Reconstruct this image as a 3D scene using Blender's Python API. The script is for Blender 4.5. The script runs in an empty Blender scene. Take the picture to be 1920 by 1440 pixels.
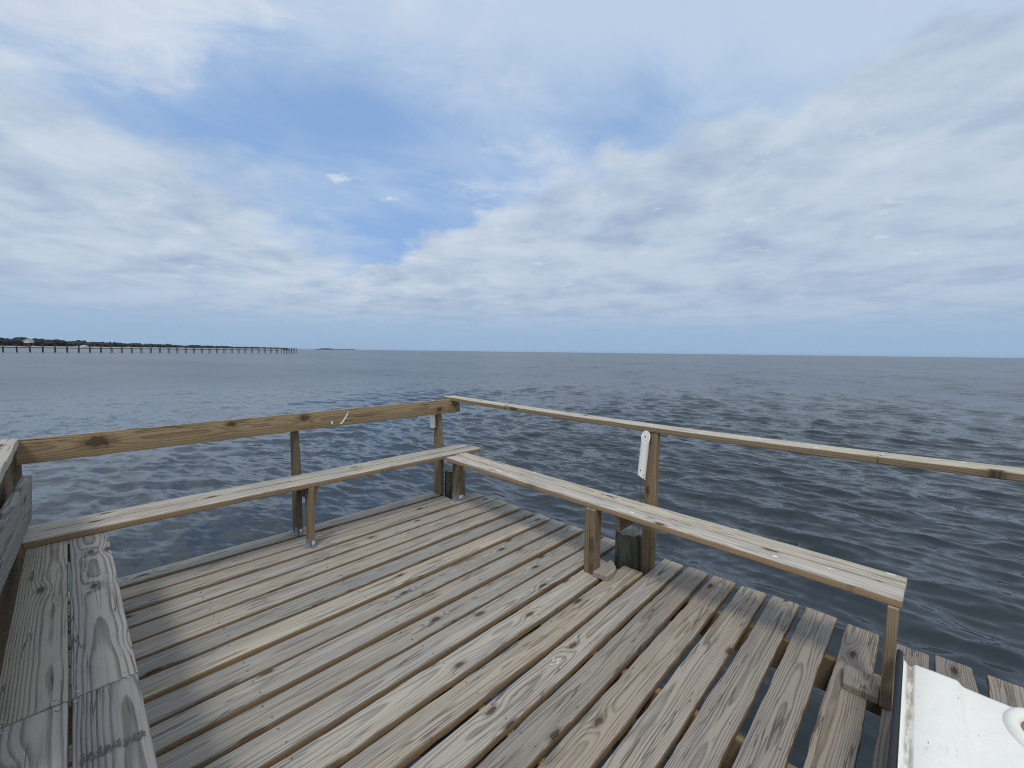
import bpy, bmesh, math, random
import numpy as np
from mathutils import Vector, Matrix, noise as mnoise

scene = bpy.context.scene
C = scene.collection
R_ = math.radians

# ------------------------------------------------------------------ camera
CAM_H = 1.5                       # metres above the deck (deck top is z = 0)
YAW, PITCH, ROLL = R_(43.80), R_(4.361), R_(0.711)
FPX = 795.23                      # focal length in pixels of the 1920 px wide photograph
f = Vector((math.cos(YAW) * math.cos(PITCH), math.sin(YAW) * math.cos(PITCH), -math.sin(PITCH)))
r0 = Vector((math.sin(YAW), -math.cos(YAW), 0))
d0 = f.cross(r0)
r1 = r0 * math.cos(ROLL) - d0 * math.sin(ROLL)
d1 = f.cross(r1)
cam = bpy.data.cameras.new('camera')
cam_o = bpy.data.objects.new('camera', cam); C.objects.link(cam_o)
cam.sensor_width = 36.0
cam.lens = FPX / 1920 * 36.0
cam.clip_start, cam.clip_end = 0.02, 80000
m = Matrix.Identity(4)
for i in range(3):
    m[i][0], m[i][1], m[i][2] = r1[i], -d1[i], -f[i]
m[0][3], m[1][3], m[2][3] = 0, 0, CAM_H
cam_o.matrix_world = m
scene.camera = cam_o
SEA_Z = -1.4

def ray(px, py):
    v = r1 * ((px - 960) / FPX) + d1 * ((py - 720) / FPX) + f
    return v
def ground(px, depth, z):
    """point in the direction of column px (on the horizon) at a distance along the view axis, at height z"""
    c = math.cos(YAW); s = math.sin(YAW)
    lat = (px - 960) / FPX * depth
    return Vector((c * depth + s * lat, s * depth - c * lat, z))

# ------------------------------------------------------------------ node helper
class NT:
    def __init__(s, tree): s.t = tree; s.n = tree.nodes; s.l = tree.links
    def new(s, typ, **kw):
        n = s.n.new(typ)
        for k, v in kw.items(): setattr(n, k, v)
        return n
    def put(s, sock, v):
        if v is None: return
        if isinstance(v, bpy.types.NodeSocket): s.l.new(v, sock)
        elif isinstance(v, (tuple, list)) and sock.type == 'RGBA' and len(v) == 3: sock.default_value = (*v, 1)
        else: sock.default_value = v
    def m(s, op, a, b=None, c=None, clamp=False):
        n = s.new('ShaderNodeMath', operation=op, use_clamp=clamp)
        s.put(n.inputs[0], a); s.put(n.inputs[1], b); s.put(n.inputs[2], c)
        return n.outputs[0]
    def v(s, op, a, b=None):
        n = s.new('ShaderNodeVectorMath', operation=op)
        s.put(n.inputs[0], a)
        if op == 'SCALE': s.put(n.inputs['Scale'], b)
        else: s.put(n.inputs[1], b)
        return n.outputs['Value'] if op in ('LENGTH', 'DOT_PRODUCT', 'DISTANCE') else n.outputs[0]
    def xyz(s, x, y, z=0.0):
        n = s.new('ShaderNodeCombineXYZ')
        for i, q in enumerate((x, y, z)): s.put(n.inputs[i], q)
        return n.outputs[0]
    def sep(s, v):
        n = s.new('ShaderNodeSeparateXYZ'); s.put(n.inputs[0], v); return n.outputs
    def noise(s, vec, scale=1.0, detail=2.0, rough=0.5, dist=0.0):
        n = s.new('ShaderNodeTexNoise'); s.put(n.inputs['Vector'], vec)
        for k, q in (('Scale', scale), ('Detail', detail), ('Roughness', rough), ('Distortion', dist)): n.inputs[k].default_value = q
        return n.outputs[0]
    def voro(s, vec, scale=1.0, feature='F1', dim='3D', rnd=1.0):
        n = s.new('ShaderNodeTexVoronoi', feature=feature, voronoi_dimensions=dim)
        s.put(n.inputs['Vector'], vec); n.inputs['Scale'].default_value = scale; n.inputs['Randomness'].default_value = rnd
        return n.outputs
    def ss(s, x, a, b, lo=0.0, hi=1.0):
        n = s.new('ShaderNodeMapRange', interpolation_type='SMOOTHSTEP')
        s.put(n.inputs[0], x); n.inputs[1].default_value = a; n.inputs[2].default_value = b
        n.inputs[3].default_value = lo; n.inputs[4].default_value = hi
        return n.outputs[0]
    def mix(s, fac, a, b, mode='MIX'):
        n = s.new('ShaderNodeMix', data_type='RGBA', blend_type=mode)
        s.put(n.inputs[0], fac); s.put(n.inputs[6], a); s.put(n.inputs[7], b)
        return n.outputs[2]

# ------------------------------------------------------------------ world: clear sky, broken cloud deck
SUN_AZ, SUN_EL = R_(212), R_(58)
world = bpy.data.worlds.new('World'); scene.world = world; world.use_nodes = True
w = NT(world.node_tree); w.n.clear()
sky = w.new('ShaderNodeTexSky', sky_type='NISHITA')
sky.sun_disc = False; sky.sun_elevation = SUN_EL; sky.sun_rotation = R_(90) - SUN_AZ
sky.air_density = 1.0; sky.dust_density = 1.2; sky.ozone_density = 1.2
tc = w.new('ShaderNodeTexCoord')
rot = w.new('ShaderNodeVectorRotate', rotation_type='Z_AXIS'); w.put(rot.inputs['Vector'], tc.outputs['Generated']); rot.inputs['Angle'].default_value = -YAW
dx, dy, dz = w.sep(rot.outputs[0])
den = w.m('MAXIMUM', w.m('ADD', dz, 0.12), 0.06)
X = w.m('DIVIDE', dx, den); Y = w.m('DIVIDE', dy, den)      # where the view ray meets the cloud deck
P = w.xyz(X, Y, 0)
big = w.noise(P, 1.1, 5, 0.55)
wrp = w.v('SCALE', w.v('SUBTRACT', w.new('ShaderNodeTexNoise').outputs['Color'], (0.5, 0.5, 0.5)), 0.0)
# two cloud banks with straight fronts, a clear gap between them
nE = w.noise(P, 3.2, 7, 0.58)
nE2 = w.noise(w.v('ADD', P, (7.3, 2.1, 0)), 1.6, 8, 0.6)
fR = w.m('SUBTRACT', w.m('SUBTRACT', X, w.m('MULTIPLY', Y, 0.93)), 2.08)
fL = w.m('SUBTRACT', w.m('ADD', Y, w.m('MULTIPLY', X, 0.12)), 1.45)
nL = w.m('MULTIPLY', w.m('SUBTRACT', w.noise(w.v('ADD', P, (4.4, 1.2, 6.0)), 1.25, 3, 0.5), 0.5), 0.85)
bR = w.ss(w.m('ADD', w.m('ADD', fR, nL), w.m('MULTIPLY', w.m('SUBTRACT', nE, 0.5), 0.85)), -0.05, 0.17)
bL = w.ss(w.m('ADD', w.m('SUBTRACT', fL, w.m('MULTIPLY', nL, 0.6)), w.m('MULTIPLY', w.m('SUBTRACT', nE2, 0.5), 1.35)), -0.30, 0.32)
bank = w.m('MAXIMUM', bR, bL)
# high thin veil, streaked
Pc = w.xyz(w.m('ADD', w.m('MULTIPLY', X, 1.5), w.m('MULTIPLY', Y, 0.75)), w.m('SUBTRACT', w.m('MULTIPLY', Y, 0.9), w.m('MULTIPLY', X, 0.45)), 3.3)
nC = w.noise(Pc, 1.5, 8, 0.60, 0.5)
nC2 = w.noise(w.v('ADD', P, (1.7, 8.3, 2.0)), 1.3, 4, 0.5)
veil_bias = w.m('ADD', w.ss(X, 1.62, 1.02, 0.0, 0.40), w.ss(Y, 0.55, -0.2, 0.0, 0.14))
veil = w.ss(w.m('ADD', w.m('ADD', w.m('MULTIPLY', nC, 0.75), w.m('MULTIPLY', nC2, 0.55)), veil_bias), 0.56, 1.12)
veil = w.m('MULTIPLY', veil, 0.80)
# a white streaked sheet overhead, and a loose band of scraps trailing from it to the right
fT = w.m('MULTIPLY', w.m('SUBTRACT', 1.30, X), 1.6)
sheet = w.ss(w.m('ADD', w.m('ADD', fT, w.ss(Y, 0.15, 0.75, -0.55, 0.0)), w.m('MULTIPLY', w.m('SUBTRACT', nC, 0.5), 2.6)), -0.02, 0.55)
fB = w.m('ADD', w.m('MULTIPLY', w.m('SUBTRACT', X, 1.10), 0.55), w.m('SUBTRACT', Y, 0.20))
nB = w.noise(w.v('ADD', P, (9.1, 3.4, 1.0)), 3.4, 8, 0.62, 0.4)
scraps = w.ss(w.m('ADD', w.m('SUBTRACT', 0.22, w.m('ABSOLUTE', fB)), w.m('MULTIPLY', w.m('SUBTRACT', nB, 0.5), 1.5)), 0.0, 0.42)
scraps = w.m('MULTIPLY', scraps, 0.62)
# a few puffs in the gap
def puff(cx, cy, rx, ry):
    ex = w.m('DIVIDE', w.m('SUBTRACT', X, cx), rx); ey = w.m('DIVIDE', w.m('SUBTRACT', Y, cy), ry)
    d = w.m('ADD', w.m('MULTIPLY', ex, ex), w.m('MULTIPLY', ey, ey))
    nn = w.noise(P, 11.0, 7, 0.68, 0.6)
    return w.ss(w.m('ADD', d, w.m('MULTIPLY', w.m('SUBTRACT', nn, 0.5), 6.0)), 1.15, -0.9)
pf = w.m('MAXIMUM', puff(1.90, 0.745, 0.05, 0.085), w.m('MAXIMUM', puff(2.10, 0.60, 0.03, 0.05), w.m('MULTIPLY', puff(2.0, 0.18, 0.11, 0.16), 0.45)))
# tone of the bank: lit tops, grey undersides
t1 = w.noise(w.v('ADD', P, (3.1, 9.7, 0)), 2.6, 9, 0.60, 0.25)
Pb = w.xyz(w.m('MULTIPLY', w.m('ADD', X, w.m('MULTIPLY', Y, -0.25)), 1.6), w.m('MULTIPLY', Y, 0.7), 5.0)
t2 = w.noise(Pb, 1.0, 6, 0.55)
tone = w.m('ADD', w.m('MULTIPLY', t1, 0.75), w.m('MULTIPLY', t2, 0.55))
tone = w.ss(tone, 0.33, 0.82)
thick = w.ss(w.m('MAXIMUM', fR, w.m('MULTIPLY', fL, 0.8)), 0.1, 2.4)
tone = w.m('MULTIPLY', tone, w.m('SUBTRACT', 1.0, w.m('MULTIPLY', thick, 0.30)), clamp=True)
K = 10.0
cl_dark = tuple(K * q for q in (0.318, 0.425, 0.595))
cl_lite = tuple(K * q for q in (0.590, 0.680, 0.785))
ccol = w.mix(tone, cl_dark, cl_lite)
skyc = w.mix(1.0, sky.outputs[0], (1.15, 1.22, 1.33), 'MULTIPLY')
blue = w.mix(0.72, skyc, tuple(K * q for q in (0.280, 0.465, 0.785)))
c1 = w.mix(veil, blue, tuple(K * q for q in (0.565, 0.675, 0.820)))
c1 = w.mix(w.m('MULTIPLY', w.m('MAXIMUM', sheet, scraps), 0.88), c1, w.mix(w.ss(nB, 0.35, 0.62), tuple(K * q for q in (0.52, 0.60, 0.74)), tuple(K * q for q in (0.655, 0.735, 0.825))))
glint = w.m('MULTIPLY', w.ss(w.noise(w.xyz(w.m('MULTIPLY', X, 5.5), w.m('MULTIPLY', Y, 3.8), 2.0), 1.0, 5, 0.6), 0.60, 0.74), 0.55)
ccol = w.mix(glint, ccol, tuple(K * q for q in (0.69, 0.75, 0.83)))
c2 = w.mix(bank, c1, ccol)
c3 = w.mix(w.m('MULTIPLY', pf, 0.85), c2, tuple(K * q for q in (0.66, 0.74, 0.84)))
hz = w.ss(dz, 0.015, 0.17, 1.0, 0.0)
hz = w.m('POWER', hz, 1.5)
lo = w.noise(w.xyz(w.m('MULTIPLY', w.m('DIVIDE', dy, w.m('ADD', dx, 2.2)), 6.0), w.m('MULTIPLY', dz, 30.0), 0.0), 1.0, 5, 0.55)
hcol = w.mix(w.m('MULTIPLY', w.ss(lo, 0.45, 0.75), w.ss(dz, 0.035, 0.10)), tuple(K * q for q in (0.325, 0.465, 0.650)), tuple(K * q for q in (0.44, 0.55, 0.69)))
c4 = w.mix(hz, c3, hcol)
bg = w.new('ShaderNodeBackground'); w.put(bg.inputs[0], c4); bg.inputs[1].default_value = 0.1
wo = w.new('ShaderNodeOutputWorld'); w.l.new(bg.outputs[0], wo.inputs[0])

sun = bpy.data.lights.new('sun', 'SUN'); sun.energy = 1.5; sun.angle = R_(13); sun.color = (1.0, 0.95, 0.87)
sun_o = bpy.data.objects.new('sun', sun); C.objects.link(sun_o)
sd = Vector((math.cos(SUN_AZ) * math.cos(SUN_EL), math.sin(SUN_AZ) * math.cos(SUN_EL), math.sin(SUN_EL)))
sun_o.rotation_euler = sd.to_track_quat('Z', 'Y').to_euler()
sun_o.location = (0, 0, 30)

vs = scene.view_settings
vs.view_transform = 'Standard'; vs.look = 'None'; vs.exposure = 0.0; vs.gamma = 1.0; vs.use_curve_mapping = False
scene.render.engine = 'CYCLES'
scene.cycles.max_bounces = 6
scene.cycles.filter_width = 1.1
scene.cycles.use_denoising = False

# ------------------------------------------------------------------ object helpers
WM = {}
def reg(o, M, parent=None):
    C.objects.link(o); WM[o.name] = M.copy()
    if parent is not None:
        o.parent = parent; o.matrix_parent_inverse = WM[parent.name].inverted()
    o.matrix_basis = M
    return o
def tag(o, label=None, cat=None, group=None, kind=None):
    if label: o['label'] = label
    if cat: o['category'] = cat
    if group: o['group'] = group
    if kind: o['kind'] = kind
    return o
def thing(name, loc, label, cat, group=None):
    o = bpy.data.objects.new(name, None); o.empty_display_size = 0.1
    reg(o, Matrix.Translation(Vector(loc)))
    return tag(o, label, cat, group)
def mesh_obj(name, verts, faces, mats, parent=None, M=None, midx=None, smooth=False):
    me = bpy.data.meshes.new(name); me.from_pydata([tuple(v) for v in verts], [], faces)
    for q in (mats if isinstance(mats, (list, tuple)) else [mats]): me.materials.append(q)
    if midx: me.polygons.foreach_set('material_index', midx)
    if smooth: me.polygons.foreach_set('use_smooth', [True] * len(me.polygons))
    me.update()
    return reg(bpy.data.objects.new(name, me), M or Matrix.Identity(4), parent)
def frame(p0, p1, up):
    x = (Vector(p1) - Vector(p0)).normalized(); z = Vector(up); z = (z - x * z.dot(x)).normalized(); y = z.cross(x)
    M = Matrix.Identity(4); c = (Vector(p0) + Vector(p1)) / 2
    for i in range(3): M[i][0], M[i][1], M[i][2], M[i][3] = x[i], y[i], z[i], c[i]
    return M

def n1(x, s): return mnoise.noise(Vector((x, s * 7.31 + 0.5, s * 3.7)))
def plank_geo(L, W, T, seed, seg=None, rad=0.006, wob=0.0015, wane=0.0, bow=0.0, taper=None, ragged=0.0):
    """a sawn board: length on X, width on Y, thickness on Z; arrises eased, edges and faces slightly out of true"""
    if seg is None: seg = max(2, min(110, int(L / 0.03)))
    xs = [(-0.5 + i / seg) * L for i in range(seg + 1)]
    eps = min(0.003, L * 0.1)
    st = [(xs[0], 0.0025)] + [(xs[0] + eps, 0.0)] + [(x, 0) for x in xs[1:-1]] + [(xs[-1] - eps, 0.0)] + [(xs[-1], 0.0025)]
    a = (math.sin(math.radians(22.5)), math.cos(math.radians(22.5)))
    verts, faces, idx = [], [], []
    for k, (x, sh) in enumerate(st):
        hw, ht = W / 2, T / 2
        yl = hw + wob * n1(x * 2.1, seed) + wob * 0.8 * n1(x * 9, seed + 3) + wob * 0.35 * n1(x * 31, seed + 4); yr = hw + wob * n1(x * 2.1, seed + 11) + wob * 0.8 * n1(x * 9, seed + 5) + wob * 0.35 * n1(x * 31, seed + 6)
        if wane: 
            q = n1(x * 1.3, seed + 21); yr -= max(0.0, q - 0.30) * wane
        zt = ht + wob * 0.5 * n1(x * 1.7, seed + 31); zb = ht
        if taper:
            t = (x / L + 0.5); yl, yr = yl * (taper[0] + (taper[1] - taper[0]) * t), yr * (taper[2] + (taper[3] - taper[2]) * t)
        yc = bow * (1 - (2 * x / L) ** 2); rd = min(rad, T * 0.3)
        yl -= sh; yr -= sh; zt -= sh; zb -= sh
        pts = []
        for (cy, cz, sy, sz) in ((yl, zt, 1, 1), (-yr, zt, -1, 1), (-yr, -zb, -1, -1), (yl, -zb, 1, -1)):
            rr = rd if sz > 0 else rd * 0.6
            ox, oz = cy - sy * rr, cz - sz * rr
            arc = [(0.0, 1.0), (0.383, 0.924), (0.707, 0.707), (0.924, 0.383), (1.0, 0.0)][::2] if sz > 0 else [(0.0, 1.0), (1.0, 0.0)]
            seq = [(ox + sy * rr * u, oz + sz * rr * v_) for u, v_ in arc]
            if (sy, sz) in ((1, 1), (-1, -1)): seq = seq[::-1]
            pts += seq
        for j, (y, z) in enumerate(pts):
            xr = 0.0
            if ragged and k in (0, 1, len(st) - 2, len(st) - 1):
                xr = ragged * mnoise.noise(Vector((y * 40, z * 40, seed + (0 if k < 3 else 9))))
            verts.append((x + xr, y + yc, z))
    n = len(pts)
    for k in range(len(st) - 1):
        for j in range(n):
            a_, b_ = k * n + j, k * n + (j + 1) % n
            faces.append((a_, b_, b_ + n, a_ + n))
            y0, z0 = pts[j]; y1, z1 = pts[(j + 1) % n]
            nz = abs(y1 - y0) > 2 * abs(z1 - z0)
            top = (z0 + z1) > 0
            idx.append(0 if (top and (nz or abs(y1 - y0) > 0.4 * abs(z1 - z0))) else 1)
    faces.append(tuple(range(n - 1, -1, -1))); idx.append(2)
    faces.append(tuple((len(st) - 1) * n + j for j in range(n))); idx.append(2)
    # make sure faces point outwards
    return verts, [tuple(reversed(q)) for q in faces], idx

SEED = [0]
def plank(name, parent, p0, p1, W, T, up=(0, 0, 1), mats=None, color=(1, 1, 1), **kw):
    SEED[0] += 1
    L = (Vector(p1) - Vector(p0)).length
    v, fc, ix = plank_geo(L, W, T, SEED[0] * 1.37, **kw)
    o = mesh_obj(name, v, fc, mats, parent, frame(p0, p1, up), ix, smooth=False)
    me = o.data
    sm = [len(p.vertices) == 4 for p in me.polygons]; me.polygons.foreach_set('use_smooth', sm)
    me.set_sharp_from_angle(angle=R_(35))
    o.color = (*color, 1)
    return o
def tube_geo(path, rads, n=16, cap=True):
    verts, faces = [], []
    for i, (p, r) in enumerate(zip(path, rads)):
        p = Vector(p); q = Vector(path[min(i + 1, len(path) - 1)]) - Vector(path[max(i - 1, 0)]); q.normalize()
        a = q.orthogonal().normalized() if i == 0 else (a - q * a.dot(q)).normalized(); b = q.cross(a)
        for k in range(n):
            t = 2 * math.pi * k / n; verts.append(p + a * (r * math.cos(t)) + b * (r * math.sin(t)))
    for i in range(len(path) - 1):
        for k in range(n):
            faces.append((i * n + k, i * n + (k + 1) % n, (i + 1) * n + (k + 1) % n, (i + 1) * n + k))
    if cap:
        faces.append(tuple(range(n - 1, -1, -1))); faces.append(tuple((len(path) - 1) * n + k for k in range(n)))
    return verts, faces
def box_geo(x0, x1, y0, y1, z0, z1):
    v = [(x0, y0, z0), (x1, y0, z0), (x1, y1, z0), (x0, y1, z0), (x0, y0, z1), (x1, y0, z1), (x1, y1, z1), (x0, y1, z1)]
    return v, [(0, 3, 2, 1), (4, 5, 6, 7), (0, 1, 5, 4), (1, 2, 6, 5), (2, 3, 7, 6), (3, 0, 4, 7)]
def join_geo(parts):
    V, F = [], []
    for v, fc in parts:
        o = len(V); V += [tuple(q) for q in v]; F += [tuple(i + o for i in q) for q in fc]
    return V, F

# ------------------------------------------------------------------ materials
def new_mat(name):
    mt = bpy.data.materials.new(name); mt.use_nodes = True
    t = NT(mt.node_tree); t.n.clear()
    out = t.new('ShaderNodeOutputMaterial'); b = t.new('ShaderNodeBsdfPrincipled'); t.l.new(b.outputs[0], out.inputs[0])
    return mt, t, b
def plain(name, col, rough=0.5, metal=0.0, bump=0.0, bscale=200, var=0.0):
    mt, t, b = new_mat(name)
    b.inputs['Roughness'].default_value = rough; b.inputs['Metallic'].default_value = metal
    tco = t.new('ShaderNodeTexCoord').outputs['Object']
    nn = t.noise(tco, bscale, 3, 0.6)
    if var: t.put(b.inputs['Base Color'], t.mix(t.ss(nn, 0.3, 0.7), tuple(q * (1 - var) for q in col), tuple(min(1, q * (1 + var)) for q in col)))
    else: t.put(b.inputs['Base Color'], col)
    if bump:
        bp = t.new('ShaderNodeBump'); bp.inputs['Distance'].default_value = bump; t.put(bp.inputs['Height'], nn); t.l.new(bp.outputs[0], b.inputs['Normal'])
    return mt

def wood(name, lite, dark, warm, warm_amt=0.35, ring=200.0, contrast=0.56, knots=True, crack=0.6, spots=0.0, cool_amt=0.0, bump=0.0012, knot_col=(0.10, 0.065, 0.04), spots_at=None):
    mt, t, b = new_mat(name)
    tco = t.new('ShaderNodeTexCoord'); oi = t.new('ShaderNodeObjectInfo')
    Rn = oi.outputs['Random']; Pv = tco.outputs['Object']
    x, y, z = t.sep(Pv)
    r1_ = t.m('FRACT', t.m('MULTIPLY', Rn, 7.31)); r2_ = t.m('FRACT', t.m('MULTIPLY', Rn, 17.77)); r3_ = t.m('FRACT', t.m('MULTIPLY', Rn, 31.13))
    xo = t.m('ADD', x, t.m('MULTIPLY', Rn, 53.0)); yo = t.m('ADD', y, t.m('MULTIPLY', r1_, 3.0))
    # knots: points scattered along the board, drawn out along the grain
    kv = t.xyz(t.m('MULTIPLY', xo, 2.1), t.m('MULTIPLY', yo, 5.2), 0.0)
    vor = t.voro(kv, 1.0, dim='2D')
    kd = vor['Distance']
    keep = t.m('GREATER_THAN', t.sep(vor['Color'])[0], 0.55)
    if spots_at:                      # knots at known places along this board
        kd = 9.0
        for kx, ky, kr in spots_at:
            ex = t.m('MULTIPLY', t.m('SUBTRACT', x, kx), 0.55); ey = t.m('SUBTRACT', y, ky)
            kd = t.m('MINIMUM', kd, t.m('MULTIPLY', t.m('SQRT', t.m('ADD', t.m('MULTIPLY', ex, ex), t.m('MULTIPLY', ey, ey))), 0.062 / kr))
        keep = 1.0
    wig = t.noise(t.xyz(t.m('MULTIPLY', xo, 30), t.m('MULTIPLY', yo, 30), z), 1.0, 3, 0.6)
    kd2 = t.m('ADD', kd, t.m('MULTIPLY', t.m('SUBTRACT', wig, 0.5), 0.09))
    flow = t.m('MULTIPLY', t.m('EXPONENT', t.m('MULTIPLY', t.m('MULTIPLY', kd, kd), -34.0)), keep) if knots else 0.0
    # growth rings about a wandering pith line
    na = t.noise(t.xyz(t.m('MULTIPLY', xo, 0.55), t.m('MULTIPLY', y, 1.2), t.m('MULTIPLY', r2_, 9.0)), 1.0, 2, 0.5)
    nb = t.noise(t.xyz(t.m('MULTIPLY', xo, 0.62), t.m('MULTIPLY', y, 1.0), t.m('ADD', t.m('MULTIPLY', r3_, 9.0), 20.0)), 1.0, 3, 0.55)
    cy = t.m('MULTIPLY', t.m('SUBTRACT', r1_, 0.5), 0.09); cz = t.m('ADD', 0.035, t.m('MULTIPLY', r2_, 0.07))
    yy = t.m('ADD', t.m('SUBTRACT', y, cy), t.m('MULTIPLY', t.m('SUBTRACT', na, 0.5), 0.032))
    zz = t.m('ADD', t.m('ADD', z, cz), t.m('ADD', t.m('MULTIPLY', t.m('SUBTRACT', nb, 0.5), 0.048), t.m('MULTIPLY', flow, 0.010) if knots else 0.0))
    rr = t.m('SQRT', t.m('ADD', t.m('MULTIPLY', yy, yy), t.m('MULTIPLY', zz, zz)))
    ph = t.m('FRACT', t.m('MULTIPLY', rr, ring))
    ringm = t.m('MULTIPLY', t.ss(ph, 0.38, 0.86), t.ss(ph, 1.0, 0.90))                  # soft early wood, sharp late wood
    # fibres
    fib = t.noise(t.xyz(t.m('MULTIPLY', xo, 5.0), t.m('MULTIPLY', yo, 230.0), t.m('MULTIPLY', z, 230.0)), 1.0, 3, 0.65)
    fib2 = t.noise(t.xyz(t.m('MULTIPLY', xo, 1.6), t.m('MULTIPLY', yo, 55.0), t.m('MULTIPLY', z, 55.0)), 1.0, 4, 0.6)
    blot = t.noise(t.xyz(t.m('MULTIPLY', xo, 1.3), t.m('MULTIPLY', yo, 9.0), z), 1.0, 4, 0.55)
    dk = t.m('ADD', t.m('MULTIPLY', ringm, contrast), t.m('ADD', t.m('MULTIPLY', t.m('SUBTRACT', fib, 0.5), 1.1), t.m('MULTIPLY', t.m('SUBTRACT', fib2, 0.5), 1.15)), clamp=True)
    col = t.mix(dk, lite, dark)
    wm = t.m('MULTIPLY', t.ss(t.m('ADD', blot, t.m('MULTIPLY', t.m('SUBTRACT', r3_, 0.5), 0.35)), 0.42, 0.70), warm_amt)
    col = t.mix(wm, col, t.mix(t.m('MULTIPLY', dk, 0.7), warm, tuple(q * 0.5 for q in warm)))
    cool = t.ss(t.noise(t.xyz(t.m('MULTIPLY', xo, 1.7), t.m('MULTIPLY', yo, 11.0), 12.0), 1.0, 4, 0.55), 0.50, 0.70)
    col = t.mix(t.m('MULTIPLY', cool, cool_amt), col, t.mix(dk, (0.300, 0.296, 0.300), (0.115, 0.113, 0.118)))
    stain = t.ss(t.noise(t.xyz(t.m('MULTIPLY', xo, 3.1), t.m('MULTIPLY', yo, 14.0), 4.0), 1.0, 5, 0.6), 0.56, 0.74)
    col = t.mix(t.m('MULTIPLY', stain, 0.35), col, tuple(q * 0.6 for q in dark))
    h = t.m('ADD', t.m('MULTIPLY', ringm, 0.55), t.m('MULTIPLY', fib, 0.45))
    if knots:
        kin = t.m('MULTIPLY', t.ss(kd2, 0.075, 0.045), keep)
        krg = t.m('ADD', t.m('MULTIPLY', t.m('SINE', t.m('MULTIPLY', kd2, 260.0)), 0.3), 0.7)
        kc = t.mix(1.0, knot_col, t.xyz(krg, krg, krg), 'MULTIPLY')
        halo = t.m('MULTIPLY', t.m('MULTIPLY', t.ss(kd2, 0.14, 0.06), keep), 0.45)
        col = t.mix(halo, col, tuple(q * 0.8 for q in dark)); col = t.mix(t.m('MULTIPLY', kin, 0.85), col, kc)
        h = t.m('SUBTRACT', h, t.m('MULTIPLY', kin, 0.5))
    if crack:
        cn = t.noise(t.xyz(t.m('MULTIPLY', xo, 1.1), t.m('MULTIPLY', yo, 26.0), t.m('MULTIPLY', r2_, 5.0)), 1.0, 3, 0.55)
        cm = t.noise(t.xyz(t.m('MULTIPLY', xo, 2.3), t.m('MULTIPLY', yo, 10.0), 8.0), 1.0, 2, 0.5)
        ck = t.m('MULTIPLY', t.ss(t.m('ABSOLUTE', t.m('SUBTRACT', cn, 0.5)), 0.016, 0.003), t.ss(cm, 0.49, 0.58))
        col = t.mix(t.m('MULTIPLY', ck, crack), col, (0.03, 0.025, 0.02)); h = t.m('SUBTRACT', h, t.m('MULTIPLY', ck, 1.5))
    if spots:
        sv = t.voro(t.xyz(t.m('MULTIPLY', xo, 9.0), t.m('MULTIPLY', yo, 16.0), 0.0), 1.0, dim='2D')
        sp = t.m('MULTIPLY', t.ss(t.m('ADD', sv['Distance'], t.m('MULTIPLY', t.m('SUBTRACT', wig, 0.5), 0.5)), 0.15, 0.09), t.m('GREATER_THAN', t.sep(sv['Color'])[1], 1.0 - spots))
        col = t.mix(t.m('MULTIPLY', sp, 0.85), col, (0.75, 0.74, 0.71))
    lum = t.m('ADD', 0.86, t.m('MULTIPLY', r2_, 0.28))
    col = t.mix(1.0, col, t.xyz(lum, lum, lum), 'MULTIPLY'); col = t.mix(1.0, col, oi.outputs['Color'], 'MULTIPLY')
    t.put(b.inputs['Base Color'], col); b.inputs['Roughness'].default_value = 0.82
    b.inputs['Specular IOR Level'].default_value = 0.25
    bp = t.new('ShaderNodeBump'); bp.inputs['Distance'].default_value = bump; bp.inputs['Strength'].default_value = 0.9
    t.put(bp.inputs['Height'], h); t.l.new(bp.outputs[0], b.inputs['Normal'])
    return mt

GREY_L, GREY_D, TAN = (0.410, 0.380, 0.332), (0.112, 0.096, 0.083), (0.425, 0.342, 0.232)
W_TOP = wood('weathered_wood', GREY_L, GREY_D, TAN, 0.32, cool_amt=0.6)
W_SIDE = wood('side_grain_wood', (0.320, 0.222, 0.126), (0.150, 0.098, 0.053), (0.33, 0.22, 0.115), 0.5, knots=False, crack=0.3)
W_END = wood('end_grain_wood', (0.36, 0.33, 0.28), (0.17, 0.15, 0.125), (0.38, 0.31, 0.2), 0.3, knots=False, crack=0.2)
W_BENCH = wood('bench_top_wood', (0.495, 0.460, 0.400), (0.190, 0.168, 0.142), (0.50, 0.43, 0.33), 0.25, spots=0.04, cool_amt=0.5)
W_GREY = wood('silver_grey_wood', (0.330, 0.308, 0.270), (0.100, 0.090, 0.080), (0.36, 0.32, 0.26), 0.25, ring=160.0, contrast=0.72)
W_BROWN = wood('brown_wood', (0.235, 0.178, 0.118), (0.098, 0.070, 0.045), (0.25, 0.18, 0.106), 0.4, ring=120.0)
W_RAIL = wood('rail_face_wood', (0.365, 0.262, 0.150), (0.150, 0.102, 0.056), (0.37, 0.27, 0.15), 0.4, ring=130.0, spots_at=[(-1.236, 0.012, 0.030), (-0.545, 0.036, 0.016), (-0.043, 0.030, 0.022), (1.282, -0.022, 0.020)])
W_CAP = wood('rail_top_wood', (0.56, 0.51, 0.425), (0.25, 0.215, 0.17), (0.55, 0.46, 0.33), 0.3, spots=0.14)
W_JOIST = wood('joist_wood', (0.33, 0.25, 0.13), (0.17, 0.12, 0.06), (0.33, 0.24, 0.12), 0.3)
DECKM = [W_TOP, W_SIDE, W_END]; BENCHM = [W_BENCH, W_SIDE, W_END]; GREYM = [W_GREY, W_GREY, W_END]
BROWNM = [W_BROWN, W_BROWN, W_END]; RAILM = [W_RAIL, W_CAP, W_RAIL]; CAPM = [W_CAP, W_BROWN, W_END]; JOISTM = [W_JOIST, W_BROWN, W_JOIST]
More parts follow.
